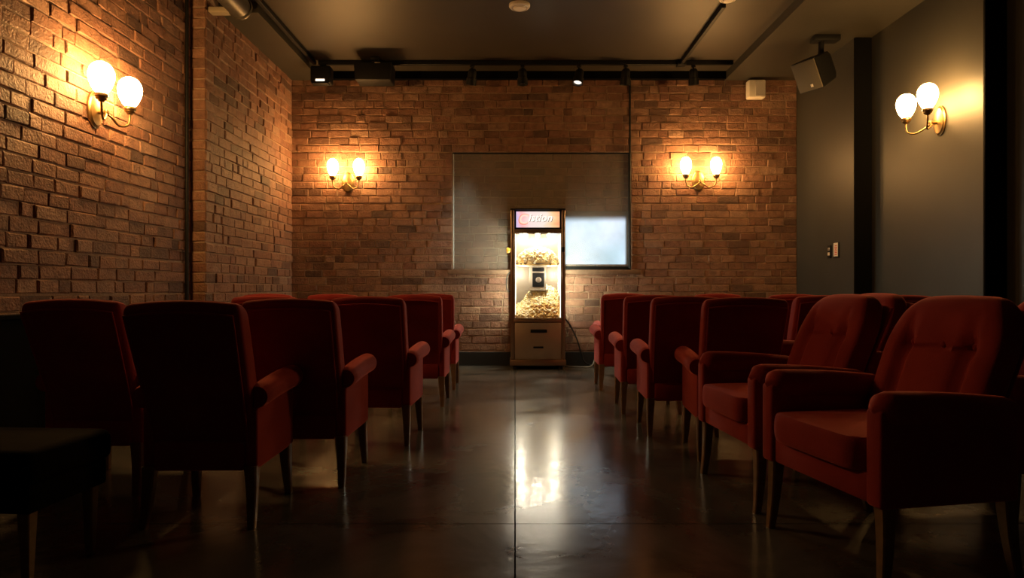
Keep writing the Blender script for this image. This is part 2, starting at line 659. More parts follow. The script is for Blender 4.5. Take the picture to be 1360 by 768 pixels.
# ------------------------------------------------------------------ wall sconces
def make_sconce(label, loc, rz, sp=.175, out=.16, gs=1.0):
    t = thing('wall_sconce', label, 'lamp', loc, rz, 'two-globe brass wall sconces')
    bm = bmesh.new()
    prof = [(.0, .0), (.085, 0), (.085, .012), (.075, .018), (.072, .026), (.06, .03), (.045, .036), (.0, .04)]
    M = Matrix.Diagonal((1.0, 1, 1.6, 1)) @ Matrix.Rotation(-PI / 2, 4, 'X')
    lathe(bm, prof, 28, M)
    obj('backplate', bm, M_BRASS, t)
    bm = bmesh.new()
    tube(bm, smooth_path([(0, .03, -.02), (0, .07, -.02), (0, .085, -.02)]), .014, 10)
    lathe(bm, [(0, -.02), (.016, -.018), (.02, 0), (.016, .018), (0, .02)], 12, Matrix.Translation((0, .09, -.02)))
    obj('hub', bm, M_BRASS, t)
    for s in (-1, 1):
        bm = bmesh.new()
        pts = [(0, .085, -.02), (s * .04, .11, -.055), (s * sp * .55, out * .8, -.095), (s * sp * .9, out * .97, -.075), (s * sp, out, -.02), (s * sp, out, .02)]
        tube(bm, smooth_path(pts, 7), .0085, 10)
        arm = obj('arm', bm, M_BRASS, t)
        bm = bmesh.new()
        lathe(bm, [(0, .0), (.018, .0), (.024, .012), (.036, .02), (.038, .03), (.044, .036), (.044, .046), (.04, .056), (0, .056)], 20, Matrix.Translation((s * sp, out, .01)))
        obj('socket', bm, M_BRASS, arm)
        bm = bmesh.new()
        prof = [(0, .0), (.030, .0)]
        for k in range(0, 21):
            # egg: widest above the middle
            a = .36 + (PI - .36) * k / 20
            r = .082 * math.sin(a) * (1 - .20 * math.cos(a))
            prof.append((max(r * gs, .0005), .118 * (math.cos(.36) - math.cos(a))))
        lathe(bm, prof, 24, Matrix.Translation((s * sp, out, .062)))
        obj('globe_shade', bm, M_GLOBE, t)
    return t


make_sconce('large brass two-globe sconce glowing on the near left brick wall', (XLN + .018, 4.91, 2.30), -PI / 2)
make_sconce('brass two-globe sconce on the back brick wall, left of the window', ((463 - 684) * ZB / F, ZB - .018, 2.39), PI, .168, .13, .84)
make_sconce('brass two-globe sconce on the back brick wall, right of the window', ((927 - 684) * ZB / F, ZB - .018, 2.41), PI, .195, .13, .84)
make_sconce('brass two-globe sconce on the dark painted right wall', (XRM, 6.16, 2.53), PI / 2, .165, .22)


# ------------------------------------------------------------------ armchairs
def slab_back(bw_b, bw_t, thick, z0, z1, yb, yt, crown, corner, tuft=None, nh=40, n=96, cins=.55, pleat=.014):
    """upholstered back: loft of rounded rectangles from seat to top, leaning back"""
    bm = bmesh.new()
    rings = []
    H = z1 - z0
    for i in range(nh + 1):
        t = i / nh
        # finer rings near the top
        t = 1 - (1 - t) ** 1.35
        z = z0 + H * t
        a = (bw_b + (bw_t - bw_b) * t) / 2
        b = thick / 2 * (1.0 + .12 * math.sin(PI * t))
        top = (z1 - z)
        if top < corner:
            k = 1 - top / corner
            a -= corner * cins * (1 - math.sqrt(max(0, 1 - k * k)))
        if top < thick * .55:
            k = 1 - top / (thick * .55)
            b *= max(.12, math.sqrt(max(0, 1 - k * k * .985)))
        if t < .05:
            b *= .9
        yc = yb + (yt - yb) * t ** 1.2
        ring = []
        for j in range(n):
            th = 2 * PI * j / n
            c, s = math.cos(th), math.sin(th)
            e = 2 / 5.0
            x = a * math.copysign(abs(c) ** e, c)
            y = b * math.copysign(abs(s) ** e, s)
            zz = z + crown * (1 - (x / (bw_t / 2)) ** 2) * t ** 3
            if tuft and y > 0:
                d = 0
                for (bx, bz) in tuft:
                    d += .028 * math.exp(-((x - bx) ** 2 + (zz - bz) ** 2) / (.036 ** 2))
                    if zz < bz:
                        d += pleat * math.exp(-((x - bx) / .030) ** 2)
                    else:
                        d += pleat * .7 * math.exp(-((x - bx) / .022) ** 2) * max(0, 1 - (zz - bz) / .14)
                y += -d + .012
            ring.append(Vector((x, yc + y, zz)))
        rings.append(ring)
    ring_loft(bm, rings)
    return bm


def back_line(z, z0, z1, yb, yt):
    t = max(0, min(1, (z - z0) / (z1 - z0)))
    return yb + (yt - yb) * t ** 1.2


def make_chair(name, label, group, bw, top, arm_z, seat_z, leg_h, arm_w, crown, corner, dl, over, rr, roll_out, front, lean, pleat, cins=.55):
    """armchair facing +Y; dl = half leg spacing front to back; over = how far the arm stands outside the back"""
    t = thing(name, label, 'chair', (0, 0, 0), 0, group)
    aw = bw / 2 + over
    inner = aw - arm_w
    # seat frame
    bm = bmesh.new()
    box(bm, (0, 0.005, (leg_h + seat_z - .11) / 2), (2 * inner + .03, 2 * dl + .06, seat_z - .11 - leg_h), .015)
    obj('seat_frame', bm, M_VELVET, t)
    # cushion
    bm = bmesh.new()
    rings = []
    cw, cd0, cd1 = inner - .004, -dl + .06, dl + .075
    zb, zt = seat_z - .115, seat_z
    for i in range(13):
        k = i / 12
        ph = PI * (k - .5)
        ins = .020 * (1 - abs(math.cos(ph)) ** .5)
        zc = zb + (zt - zb) * (math.sin(ph) * .5 + .5)
        ring = []
        for j in range(48):
            th = 2 * PI * j / 48
            c, s = math.cos(th), math.sin(th)
            e = 2 / 9
            x = (cw - ins) * math.copysign(abs(c) ** e, c)
            y = (cd0 + cd1) / 2 + ((cd1 - cd0) / 2 - ins) * math.copysign(abs(s) ** e, s)
            ring.append(Vector((x, y, zc)))
        rings.append(ring)
    # crowned top
    for f in (.75, .45, .15):
        c0 = Vector((0, (cd0 + cd1) / 2, 0))
        ring = []
        for p in rings[12]:
            q = p.copy()
            q.x = p.x * f
            q.y = c0.y + (p.y - c0.y) * f
            q.z = zt + .022 * (1 - f * f)
            ring.append(q)
        rings.append(ring)
    ring_loft(bm, rings)
    obj('seat_cushion', bm, M_VELVET, t)
    # backrest
    z0, z1 = leg_h + .13, top - crown
    yb, yt = -dl + .055, -dl - lean
    th = .115
    bz = seat_z + (top - seat_z) * .60
    tuft = [(-bw * .27, bz), (0, bz), (bw * .27, bz)]
    bk = obj('backrest', slab_back(bw - .02, bw + .015, th, z0, z1, yb, yt, crown, corner, tuft, cins=cins, pleat=pleat), M_VELVET, t, ang=60)
    for bx, bzz in tuft:
        bm = bmesh.new()
        yy = back_line(bzz, z0, z1, yb, yt) + th / 2 * 1.1 - .034
        lathe(bm, [(0, -.006), (.013, -.004), (.013, .002), (.008, .007), (0, .009)], 14,
              Matrix.Translation((bx, yy, bzz)) @ Matrix.Rotation(-PI / 2, 4, 'X'))
        obj('button', bm, M_VELVET, bk)
    # upholstered rear panel with piping, set on the back
    bm = bmesh.new()
    rows = 14
    gr = []
    zt_, zb_ = z1 - .045, z0 - .01
    for off in (.004, -.004):
        g = []
        for i in range(rows + 1):
            z = zb_ + (zt_ - zb_) * i / rows
            tt = max(0, min(1, (z - z0) / (z1 - z0)))
            a = ((bw - .02) + .035 * tt) / 2 - .022
            y = back_line(z, z0, z1, yb, yt) - th / 2 * (1 + .12 * math.sin(PI * tt)) - .003 + off
            row = []
            for j in range(11):
                u = j / 5 - 1
                row.append(bm.verts.new((a * u, y, z + crown * (1 - u * u) * tt ** 3)))
            g.append(row)
        gr.append(g)
    for q, g in enumerate(gr):
        for i in range(rows):
            for j in range(10):
                bm.faces.new((g[i][j], g[i][j + 1], g[i + 1][j + 1], g[i + 1][j]))
    A, B = gr
    rim = [(i, 0) for i in range(rows + 1)] + [(rows, j) for j in range(1, 11)] + [(i, 10) for i in range(rows - 1, -1, -1)] + [(0, j) for j in range(9, 0, -1)]
    for k in range(len(rim)):
        (i, j), (i2, j2) = rim[k], rim[(k + 1) % len(rim)]
        bm.faces.new((A[i][j], A[i2][j2], B[i2][j2], B[i][j]))
    pipe = [B[i][j].co.copy() for i, j in rim if not (i == 0 and 0 < j < 10)]
    bp_ = obj('back_panel', bm, M_VELVET_BACK, t)
    bm = bmesh.new()
    tube(bm, pipe, .005, 6)
    obj('piping', bm, M_VELVET, bp_)
    # arms: side panel and padded roll in one upholstered piece
    for s in (-1, 1):
        bm = bmesh.new()
        xc = s * (aw - arm_w / 2)
        y0, y1 = -dl - .015, dl + .045
        box(bm, (xc, (y0 + y1) / 2, (leg_h + arm_z - rr) / 2), (arm_w * .74, y1 - y0, arm_z - rr - leg_h), .014, 3)
        n = 18
        rings = []
        ya, yb2 = y0 - .0, y1 + front
        for i in range(n + 1):
            u = i / n
            y = ya + (yb2 - ya) * u
            r = rr * (1 - .06 * (1 - u))
            if u > .88:
                k = (u - .88) / .12
                r *= max(.06, math.sqrt(max(0, 1 - k * k)))
            if u < .06:
                r *= .86 + .14 * (u / .06)
            zc = arm_z - rr - .03 * (1 - u) + .008 * math.sin(PI * u)
            rings.append([Vector((xc + s * roll_out + r * 1.02 * math.cos(2 * PI * j / 24), y, zc + r * math.sin(2 * PI * j / 24))) for j in range(24)])
        ring_loft(bm, rings)
        obj('arm', bm, M_VELVET, t, ang=50)
    # tapered splayed legs
    for sx in (-1, 1):
        for sy in (-1, 1):
            bm = bmesh.new()
            lx, ly = sx * (aw - arm_w * .5), sy * (dl - .0)
            rings = []
            for k in range(6):
                u = k / 5
                hw = .027 - .012 * u
                x = lx + sx * .012 * u
                y = ly + sy * (.035 if sy < 0 else .02) * u * u
                z = (leg_h + .02) * (1 - u)
                c = .25 * hw
                rings.append([Vector((x + dx, y + dy, z)) for dx, dy in
                              ((-hw + c, -hw), (hw - c, -hw), (hw, -hw + c), (hw, hw - c), (hw - c, hw), (-hw + c, hw), (-hw, hw - c), (-hw, -hw + c))])
            ring_loft(bm, rings)
            obj('leg', bm, M_WOOD, t, ang=30)
    return t


GA = 'red velvet armchairs facing the back wall'
GF = 'tufted red velvet armchairs facing the aisle'
A_OVER, A_DL, A_BW = .022, .218, .455
first = make_chair('armchair', '-', GA, A_BW, .955, .63, .47, .235, .075, .018, .05, A_DL, A_OVER, .055, .026, .03, .16, .012)
used = [False]


def place(proto, flag, loc, rz, label):
    if not flag[0]:
        flag[0] = True
        proto.location = loc
        proto.rotation_euler = (0, 0, rz)
        proto['label'] = label
        return proto
    return dup(proto, loc, rz, label)


LEGX, LEGY = A_BW / 2 + A_OVER - .0375 + .012, -A_DL - .035


def by_leg(side, x, y, rot, label):
    """place a chair by the floor point of its rear leg next to the aisle"""
    a = math.radians(rot)
    lx, ly = side * LEGX, LEGY
    cx = x - (lx * math.cos(a) - ly * math.sin(a))
    cy = y - (lx * math.sin(a) + ly * math.cos(a))
    return place(first, used, (cx, cy, 0), a, label)


def at(x, y, rot, label):
    return place(first, used, (x, y, 0), math.radians(rot), label)


by_leg(1, -1.10, 2.83, 1, 'red armchair seen from behind, nearest the camera left of the aisle')
by_leg(1, -0.875, 3.42, -1, 'red armchair left of the aisle, second from the camera along it')
by_leg(1, -0.69, 4.33, -2, 'red armchair left of the aisle, third from the camera along it')
by_leg(1, -0.617, 5.75, 0, 'red armchair left of the aisle, fourth from the camera, its back in black shade')
by_leg(1, -0.605, 6.72, 1, 'farthest red armchair beside the aisle on the left, only its edge showing')
at(-2.05, 3.53, -1, 'leftmost red armchair, dark back under the near left sconce')
at(-1.72, 5.08, -3, 'red armchair top showing left of the third aisle chair, before the brick corner')
at(-1.66, 6.55, 0, 'red armchair top showing between third and fourth left aisle chairs')
at(-2.33, 6.75, 0, 'red armchair top low against the left brick corner, far row')
by_leg(-1, 1.075, 3.93, -4, 'red armchair seen from behind, nearest of the backs right of the aisle')
by_leg(-1, 0.915, 4.60, -2, 'red armchair right of the aisle, second of the backs from the camera')
by_leg(-1, 0.866, 5.42, -2, 'red armchair right of the aisle, third of the backs from the camera')
by_leg(-1, 0.845, 6.67, -1, 'red armchair right of the aisle with its arm lit orange by the popcorn machine')
at(1.20, 7.75, -2, 'farthest red armchair right of the aisle, a sliver beside the last lit arm')
at(1.98, 7.0, 0, 'red armchair top behind the second and third backs right of the aisle')
at(2.47, 6.35, 0, 'red armchair top just left of the corner of dark right wall')
at(2.31, 5.40, 0, 'red armchair top under the white wall speaker and light switch')
at(2.96, 5.52, 0, 'red armchair top before the black strip of the right wall')

tuf = make_chair('tufted_armchair', '-', GF, .545, .975, .665, .50, .285, .105, .02, .22, .235, .093, .060, .0, .006, .15, .034, .62)
fused = [False]


def atF(x, y, rot, label):
    return place(tuf, fused, (x, y, 0), math.radians(rot), label)


atF(1.385, 2.575, 101, 'large tufted red armchair in the right foreground, its seat facing the aisle')
atF(1.305, 3.37, 95, 'tufted red armchair facing the aisle just behind the foreground one')
atF(1.91, 4.22, 96, 'tufted red armchair back showing between the two facing chairs')
atF(2.12, 2.98, 98, 'tufted red armchair cut off at the right edge of the photo')

# dark footstool in the near left shade
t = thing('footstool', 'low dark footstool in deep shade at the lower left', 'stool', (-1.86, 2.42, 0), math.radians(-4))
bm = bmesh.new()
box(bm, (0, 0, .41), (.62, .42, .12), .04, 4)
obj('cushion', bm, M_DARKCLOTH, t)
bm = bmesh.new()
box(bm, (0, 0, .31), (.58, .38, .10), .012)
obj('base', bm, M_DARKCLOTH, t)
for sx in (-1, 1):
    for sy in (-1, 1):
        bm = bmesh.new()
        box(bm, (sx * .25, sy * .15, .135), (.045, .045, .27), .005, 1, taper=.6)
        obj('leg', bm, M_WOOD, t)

# ------------------------------------------------------------------ popcorn machine
MX, MY = .285, 8.60
W2, D2 = .341, .185
mach = thing('popcorn_machine', 'tall bronze popcorn machine with lit glass case and sign at the end of the aisle', 'popcorn machine', (MX, MY, 0))
bm = bmesh.new()
box(bm, (0, -.005, .085), (.70, .40, .075), .012)
obj('plinth', bm, M_STEEL, mach)
for sx in (-1, 1):
    for sy in (-1, 1):
        bm = bmesh.new()
        lathe(bm, [(0, 0), (.03, 0), (.035, .012), (.028, .03), (.024, .05), (0, .05)], 16, Matrix.Translation((sx * .28, sy * .14, 0)))
        obj('foot', bm, M_BLACK, mach)
bm = bmesh.new()
box(bm, (0, .01, .355), (.655, .345, .47), .004, 1)
obj('lower_cabinet', bm, M_STEEL, mach)
bm = bmesh.new()
box(bm, (0, -.172, .352), (.575, .018, .455), .004)
dr = obj('drawer_front', bm, M_DRAWER, mach)
bm = bmesh.new()
box(bm, (.01, -.187, .478), (.205, .014, .040), .004)
obj('handle', bm, M_BLACK, dr)
bm = bmesh.new()
box(bm, (.005, -.186, .275), (.125, .012, .022), .004)
obj('handle', bm, M_BLACK, dr)
for sx in (-1, 1):
    for sy in (-1, 1):
        bm = bmesh.new()
        box(bm, (sx * (W2 - .024), sy * (D2 - .024), 1.055), (.048, .048, 1.87), .016, 3)
        obj('corner_post', bm, M_STEEL, mach)
bm = bmesh.new()
box(bm, (0, -.165, .605), (.60, .035, .035), .006)
box(bm, (0, .16, .605), (.60, .035, .035), .006)
box(bm, (0, 0, .598), (.60, .30, .016), .002, 1)
obj('case_floor', bm, M_STEEL, mach)
bm = bmesh.new()
box(bm, (0, -.165, 1.722), (.60, .035, .046), .006)
box(bm, (0, 0, 1.735), (.60, .32, .02), .002, 1)
obj('top_rail', bm, M_STEEL, mach)
bm = bmesh.new()
box(bm, (0, .01, 1.865), (.60, .33, .24), .004, 1)
box(bm, (0, -.004, 1.992), (.69, .385, .018), .006)
obj('sign_housing', bm, M_BLACK, mach)
bm = bmesh.new()
box(bm, (0, .155, 1.165), (.60, .012, 1.09))
obj('rear_panel', bm, M_PALE, mach, smooth=False)
bm = bmesh.new()
box(bm, (0, -.172, 1.165), (.585, .006, 1.075))
gl = obj('glass_door', bm, M_GLASS, mach, smooth=False)
bm = bmesh.new()
for s in (-1, 1):
    box(bm, (s * .288, -.174, 1.165), (.012, .014, 1.075), .002, 1)
box(bm, (0, -.174, .632), (.58, .014, .012), .002, 1)
box(bm, (0, -.174, 1.697), (.58, .014, .012), .002, 1)
obj('door_frame', bm, M_PALE, gl)
bm = bmesh.new()
box(bm, (.312, -.198, 1.49), (.036, .026, .062), .004)
obj('latch', bm, M_BLACK, gl)
for s in (-1, 1):
    bm = bmesh.new()
    box(bm, (s * (W2 - .02), 0, 1.165), (.006, .29, 1.075))
    obj('side_glass', bm, M_GLASS, mach, smooth=False)


def sign_mat():
    m, nt, b = new_mat('lit_sign')
    tc = N(nt, 'ShaderNodeTexCoord')
    sp = N(nt, 'ShaderNodeSeparateXYZ')
    nt.links.new(tc.outputs['Generated'], sp.inputs[0])
    cr = N(nt, 'ShaderNodeValToRGB')
    e = cr.color_ramp.elements
    e[0].position = 0
    e[0].color = (0.66, 0.58, 0.95, 1)
    e[1].position = 1
    e[1].color = (1.0, 0.42, 0.20, 1)
    for p, c in ((.12, (1.0, .50, .52)), (.33, (1.0, .80, .78)), (.68, (1.0, .87, .78)), (.88, (1.0, .66, .34))):
        x = e.new(p)
        x.color = (*c, 1)
    nz = N(nt, 'ShaderNodeTexNoise')
    nz.inputs['Scale'].default_value = 2.5
    nt.links.new(tc.outputs['Generated'], nz.inputs['Vector'])
    ad = N(nt, 'ShaderNodeMath', operation='MULTIPLY_ADD')
    ad.inputs[1].default_value = .35
    ad.inputs[2].default_value = -.17
    nt.links.new(nz.outputs['Fac'], ad.inputs[0])
    a2 = N(nt, 'ShaderNodeMath', operation='ADD')
    nt.links.new(sp.outputs['X'], a2.inputs[0])
    nt.links.new(ad.outputs[0], a2.inputs[1])
    nt.links.new(a2.outputs[0], cr.inputs[0])
    nt.links.new(cr.outputs[0], b.inputs['Emission Color'])
    b.inputs['Emission Strength'].default_value = .95
    b.inputs['Base Color'].default_value = (.3, .3, .3, 1)
    return m


bm = bmesh.new()
box(bm, (0, -.160, 1.866), (.54, .012, .197))
sg = obj('sign', bm, sign_mat(), mach, smooth=False)


def lettering(txt, size, loc, mat, name, shear=.25, ext=.0015):
    cu = bpy.data.curves.new('lettering', 'FONT')
    cu.body = txt
    cu.size = size
    cu.shear = shear
    cu.extrude = ext
    cu.offset = size * .012
    tmp = bpy.data.objects.new('lettering', cu)
    COL.objects.link(tmp)
    bpy.context.view_layer.update()
    me = bpy.data.meshes.new_from_object(tmp.evaluated_get(bpy.context.evaluated_depsgraph_get()))
    bpy.data.objects.remove(tmp)
    bpy.data.curves.remove(cu)
    me.transform(Matrix.Translation(Vector(loc)) @ Matrix.Rotation(PI / 2, 4, 'X'))
    me.materials.clear()
    me.materials.append(mat)
    o = bpy.data.objects.new(name, me)
    COL.objects.link(o)
    o.parent = sg
    return o


M_LETTER = emis('cream_letter', (1.0, .95, .86), 1.15)
M_LSHADE = plain('letter_shadow', (.25, .12, .05), .6)
M_SWIRL = emis('pink_swirl', (1.0, .34, .24), .75)
lettering('istion', .135, (-.118, -.1672, 1.838), M_LSHADE, 'letter_outline', .3, .0008)
lettering('istion', .135, (-.124, -.1690, 1.842), M_LETTER, 'lettering', .3, .0008)
lettering('C', .19, (-.258, -.1672, 1.803), M_SWIRL, 'letter_swirl', .15, .0008)
lettering('C', .165, (-.243, -.1692, 1.814), emis('pale_swirl', (1.0, .78, .62), .95), 'letter_swirl', .15, .0008)

for s_, st in ((-1, 3.0), (1, 4.0)):
    bm = bmesh.new()
    box(bm, (s_ * .283, -.158, 1.165), (.010, .010, 1.04), .002, 1)
    obj('led_strip', bm, emis('led_strip', (1.0, .95, .80), st), mach)
for s_, st in ((-1, 150.0), (1, 210.0)):  # tubes added to spill light on the wall, shields added to spare the case
    bm = bmesh.new()
    box(bm, (s_ * .286, .03, 1.165), (.004, .12, 1.02), .001, 1)
    rf = obj('added_spill_shield', bm, M_PALE, mach)
    bm = bmesh.new()
    tube(bm, [(s_ * .305, .03, .70), (s_ * .305, .03, 1.64)], .007, 10)
    obj('added_spill_tube', bm, emis('added_spill_tube', (.95, 1.0, .74), st), rf)
# popping unit in the middle of the case
bm = bmesh.new()
box(bm, (0, .06, 1.135), (.215, .18, .30), .006)
pu = obj('popping_unit', bm, M_PALE, mach)
bm = bmesh.new()
box(bm, (.01, -.034, 1.115), (.15, .010, .175), .004)
fc = obj('control_face', bm, M_BLACK, pu)
bm = bmesh.new()
box(bm, (.01, -.033, 1.245), (.15, .010, .045), .003)
obj('vent', bm, M_BLACK, pu)
bm = bmesh.new()
lathe(bm, [(0, 0), (.036, 0), (.036, .008), (.028, .012), (.01, .013), (0, .013)], 20, Matrix.Translation((.012, -.038, 1.115)) @ Matrix.Rotation(PI / 2, 4, 'X'))
obj('dial', bm, M_DRAWER, pu)
bm = bmesh.new()
box(bm, (-.01, -.02, .985), (.29, .10, .012), .003)
obj('drip_tray', bm, M_PALE, pu)
bm = bmesh.new()
lathe(bm, [(0, 0), (.22, 0), (.262, .025), (.268, .045), (.258, .045), (.21, .012), (0, .012)], 32, Matrix.Translation((0, 0, 1.28)) @ Matrix.Diagonal((1.04, .55, 1, 1)))
obj('kettle_tray', bm, M_PALE, mach)
for k, x in enumerate((-.15, 0, .15)):
    bm = bmesh.new()
    lathe(bm, [(0, -.05), (.018, -.046), (.03, -.03), (.032, -.015), (.02, 0), (.02, .02), (0, .02)], 16, Matrix.Translation((x, -.01, 1.70)))
    obj('lamp', bm, M_LAMP, mach)
bm = bmesh.new()
lathe(bm, [(0, 0), (.02, 0), (.022, .015), (.034, .02), (.036, .045), (.02, .055), (0, .055)], 18, Matrix.Translation((-W2, -.02, 1.49)) @ Matrix.Rotation(-PI / 2, 4, 'Y'))
obj('side_knob', bm, M_YELLOW, mach)
bm = bmesh.new()
tube(bm, smooth_path([(-W2, -.03, 1.22), (-W2 - .04, -.03, 1.17), (-W2 - .055, -.03, 1.06), (-W2 - .035, -.03, .98), (-W2, -.03, .97)], 8), .007, 8)
obj('side_cord', bm, M_BLACK, mach)

# popcorn
def popcorn_mat():
    m, nt, b = new_mat('popcorn')
    at_ = N(nt, 'ShaderNodeAttribute', attribute_name='tint')
    cr = N(nt, 'ShaderNodeValToRGB')
    e = cr.color_ramp.elements
    e[0].position = 0
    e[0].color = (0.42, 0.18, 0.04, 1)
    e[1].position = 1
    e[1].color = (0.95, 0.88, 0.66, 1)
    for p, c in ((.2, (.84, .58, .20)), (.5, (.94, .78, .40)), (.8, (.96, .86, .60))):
        x = e.new(p)
        x.color = (*c, 1)
    nt.links.new(at_.outputs['Fac'], cr.inputs[0])
    nt.links.new(cr.outputs[0], b.inputs['Base Color'])
    b.inputs['Roughness'].default_value = .7
    b.inputs['Subsurface Weight'].default_value = 0.0
    return m


M_POP = popcorn_mat()


def ico():
    b_ = bmesh.new()
    bmesh.ops.create_icosphere(b_, subdivisions=1, radius=1.0)
    v_ = [v.co.copy() for v in b_.verts]
    b_.verts.index_update()
    f_ = [[v.index for v in f.verts] for f in b_.faces]
    b_.free()
    return v_, f_


ICO_V, ICO_F = ico()


def kernels(bm, lay, spots, tintf):
    for p in spots:
        r0 = random.uniform(.017, .023)
        tint = tintf(p)
        for q in range(random.choice((4, 5, 5, 6))):
            d = Vector((random.gauss(0, 1), random.gauss(0, 1), random.gauss(0, 1)))
            d.normalize()
            c = Vector(p) + d * r0 * random.uniform(.3, .95)
            r = r0 * random.uniform(.55, .85)
            R = Matrix.Rotation(random.random() * 6, 3, d) * r
            vs = [bm.verts.new(R @ v + c) for v in ICO_V]
            tt = max(0, min(1, tint + random.uniform(-.08, .08)))
            for f in ICO_F:
                fc_ = bm.faces.new([vs[k] for k in f])
                fc_[lay] = tt


def heap(height, xr, yr, zfloor, n, tintf, name, label, mound_scale=.93):
    bm = bmesh.new()
    lay = bm.faces.layers.float.new('tint')
    # solid core under the kernels
    nx, ny = 24, 10
    g = []
    for i in range(nx + 1):
        row = []
        for j in range(ny + 1):
            x = xr[0] + (xr[1] - xr[0]) * i / nx
            y = yr[0] + (yr[1] - yr[0]) * j / ny
            row.append(bm.verts.new((x, y, zfloor + max(.002, (height(x, y) - zfloor) - .012))))
        g.append(row)
    for i in range(nx):
        for j in range(ny):
            f = bm.faces.new((g[i][j], g[i + 1][j], g[i + 1][j + 1], g[i][j + 1]))
            f[lay] = .35
    # skirt
    rim = [g[i][0] for i in range(nx + 1)] + [g[nx][j] for j in range(1, ny + 1)] + [g[i][ny] for i in range(nx - 1, -1, -1)] + [g[0][j] for j in range(ny - 1, 0, -1)]
    low = [bm.verts.new((v.co.x, v.co.y, zfloor)) for v in rim]
    for k in range(len(rim)):
        k2 = (k + 1) % len(rim)
        f = bm.faces.new((rim[k], rim[k2], low[k2], low[k]))
        f[lay] = .35
    f = bm.faces.new(low)
    f[lay] = .3
    spots = []
    for _ in range(n):
        if random.random() < .15:
            # against the glass at the front
            x = random.uniform(*xr)
            h = height(x, yr[0])
            if h - zfloor < .02:
                continue
            spots.append((x, yr[0] + random.uniform(-.004, .012), random.uniform(zfloor + .012, h)))
        else:
            x, y = random.uniform(*xr), random.uniform(*yr)
            h = height(x, y)
            if h - zfloor < .012:
                continue
            spots.append((x, y, h + random.uniform(-.014, .008)))
    kernels(bm, lay, spots, tintf)
    o = obj(name, bm, M_POP, None, smooth=True, ang=80, loc=(MX, MY, 0))
    tag(o, label, 'popcorn', None, 'stuff')
    return o


def h_low(x, y):
    k = min(1, max(0, (y + .145) / .20))
    back = .80 + .235 * math.exp(-((x - .07) / .20) ** 4) + .012 * math.sin(31 * x)
    front = .665 + .02 * math.sin(17 * x)
    return front + (back - front) * k ** .8


def h_up(x, y):
    d = (x / .262) ** 2 + (y / .14) ** 2
    return 1.30 + .21 * math.sqrt(max(0, 1 - d)) ** .9


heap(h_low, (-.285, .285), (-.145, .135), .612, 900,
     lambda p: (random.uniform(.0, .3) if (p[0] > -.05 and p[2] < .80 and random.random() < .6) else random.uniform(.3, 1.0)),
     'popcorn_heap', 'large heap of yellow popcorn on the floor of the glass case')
heap(h_up, (-.27, .27), (-.145, .13), 1.296, 620, lambda p: random.uniform(.4, 1.0),
     'popcorn_heap', 'upper dome of pale popcorn above the black control face')

# cables on the floor beside the machine
def cable(pts, r, mat, label):
    bm = bmesh.new()
    tube(bm, smooth_path(pts, 10), r, 8)
    o = obj('power_cable', bm, mat)
    return tag(o, label, 'cable')


cable([(.64, 8.72, .010), (.74, 8.62, .010), (.88, 8.58, .010), (.98, 8.66, .02), (1.03, 8.79, .08), (1.06, 8.83, .16)], .008, M_CABLE, 'pale grey cable curling on the floor right of the popcorn machine')
cable([(.645, 8.76, .62), (.72, 8.81, .52), (.80, 8.825, .36), (.86, 8.82, .18), (.92, 8.78, .04), (1.10, 8.72, .010), (1.35, 8.74, .010)], .009, M_BLACK, 'thin black cable drooping from the popcorn machine along the baseboard')

# ------------------------------------------------------------------ ceiling fittings
TY, TZ = 8.4, HC - .045
bm = bmesh.new()
box(bm, ((SXL + SXR) / 2 + .03, TY, TZ + .015), (SXR - SXL - .14, .045, .05), .006, 1)
box(bm, (2.06, (TY + 6.68) / 2, TZ + .015), (.045, TY - 6.68, .05), .006, 1)
box(bm, (SXL + .055, (TY + 3.5) / 2, TZ + .015), (.045, TY - 3.5, .05), .006, 1)
box(bm, (2.06, TY, TZ + .01), (.11, .11, .06), .01)
tag(obj('lighting_track', bm, M_BLACK), 'black lighting track fixed across the dark ceiling before the back wall', 'track')


def spot(px, label, rx, rz, lit=False):
    X = (px - CX) * TY / F
    t = thing('track_spotlight', label, 'spotlight', (X, TY, TZ - .012), rz, 'black spotlights on the ceiling track')
    bm = bmesh.new()
    box(bm, (0, 0, -.012), (.05, .036, .028), .005)
    tube(bm, [(0, 0, -.02), (0, 0, -.075)], .011, 8)
    obj('bracket', bm, M_BLACK, t)
    M = Matrix.Translation((0, 0, -.125)) @ Matrix.Rotation(rx, 4, 'X')
    bm = bmesh.new()
    lathe(bm, [(0, .085), (.03, .083), (.050, .06), (.054, .02), (.054, -.03), (.064, -.035), (.064, -.115), (.056, -.115), (.050, -.085), (0, -.085)], 20, M)
    obj('body', bm, M_BLACK, t)
    bm = bmesh.new()
    lathe(bm, [(0, -.095), (.046, -.095), (.050, -.088), (0, -.088)], 18, M)
    obj('lens', bm, M_SPOTLIT if lit else M_DRAWER, t)


spot(627, 'black track spotlight above the left edge of the window, tilted left', math.radians(18), .5)
spot(694, 'black track spotlight above the popcorn machine, pointing straight down', 0.05, 0)
spot(769, 'black track spotlight right of the popcorn machine with a bright glint at its lip', math.radians(-20), -.6, True)
spot(831, 'black track spotlight beside the top of the vertical conduit', math.radians(10), .2)
spot(921, 'rightmost black track spotlight, at the junction of the two rails', math.radians(14), -.4)

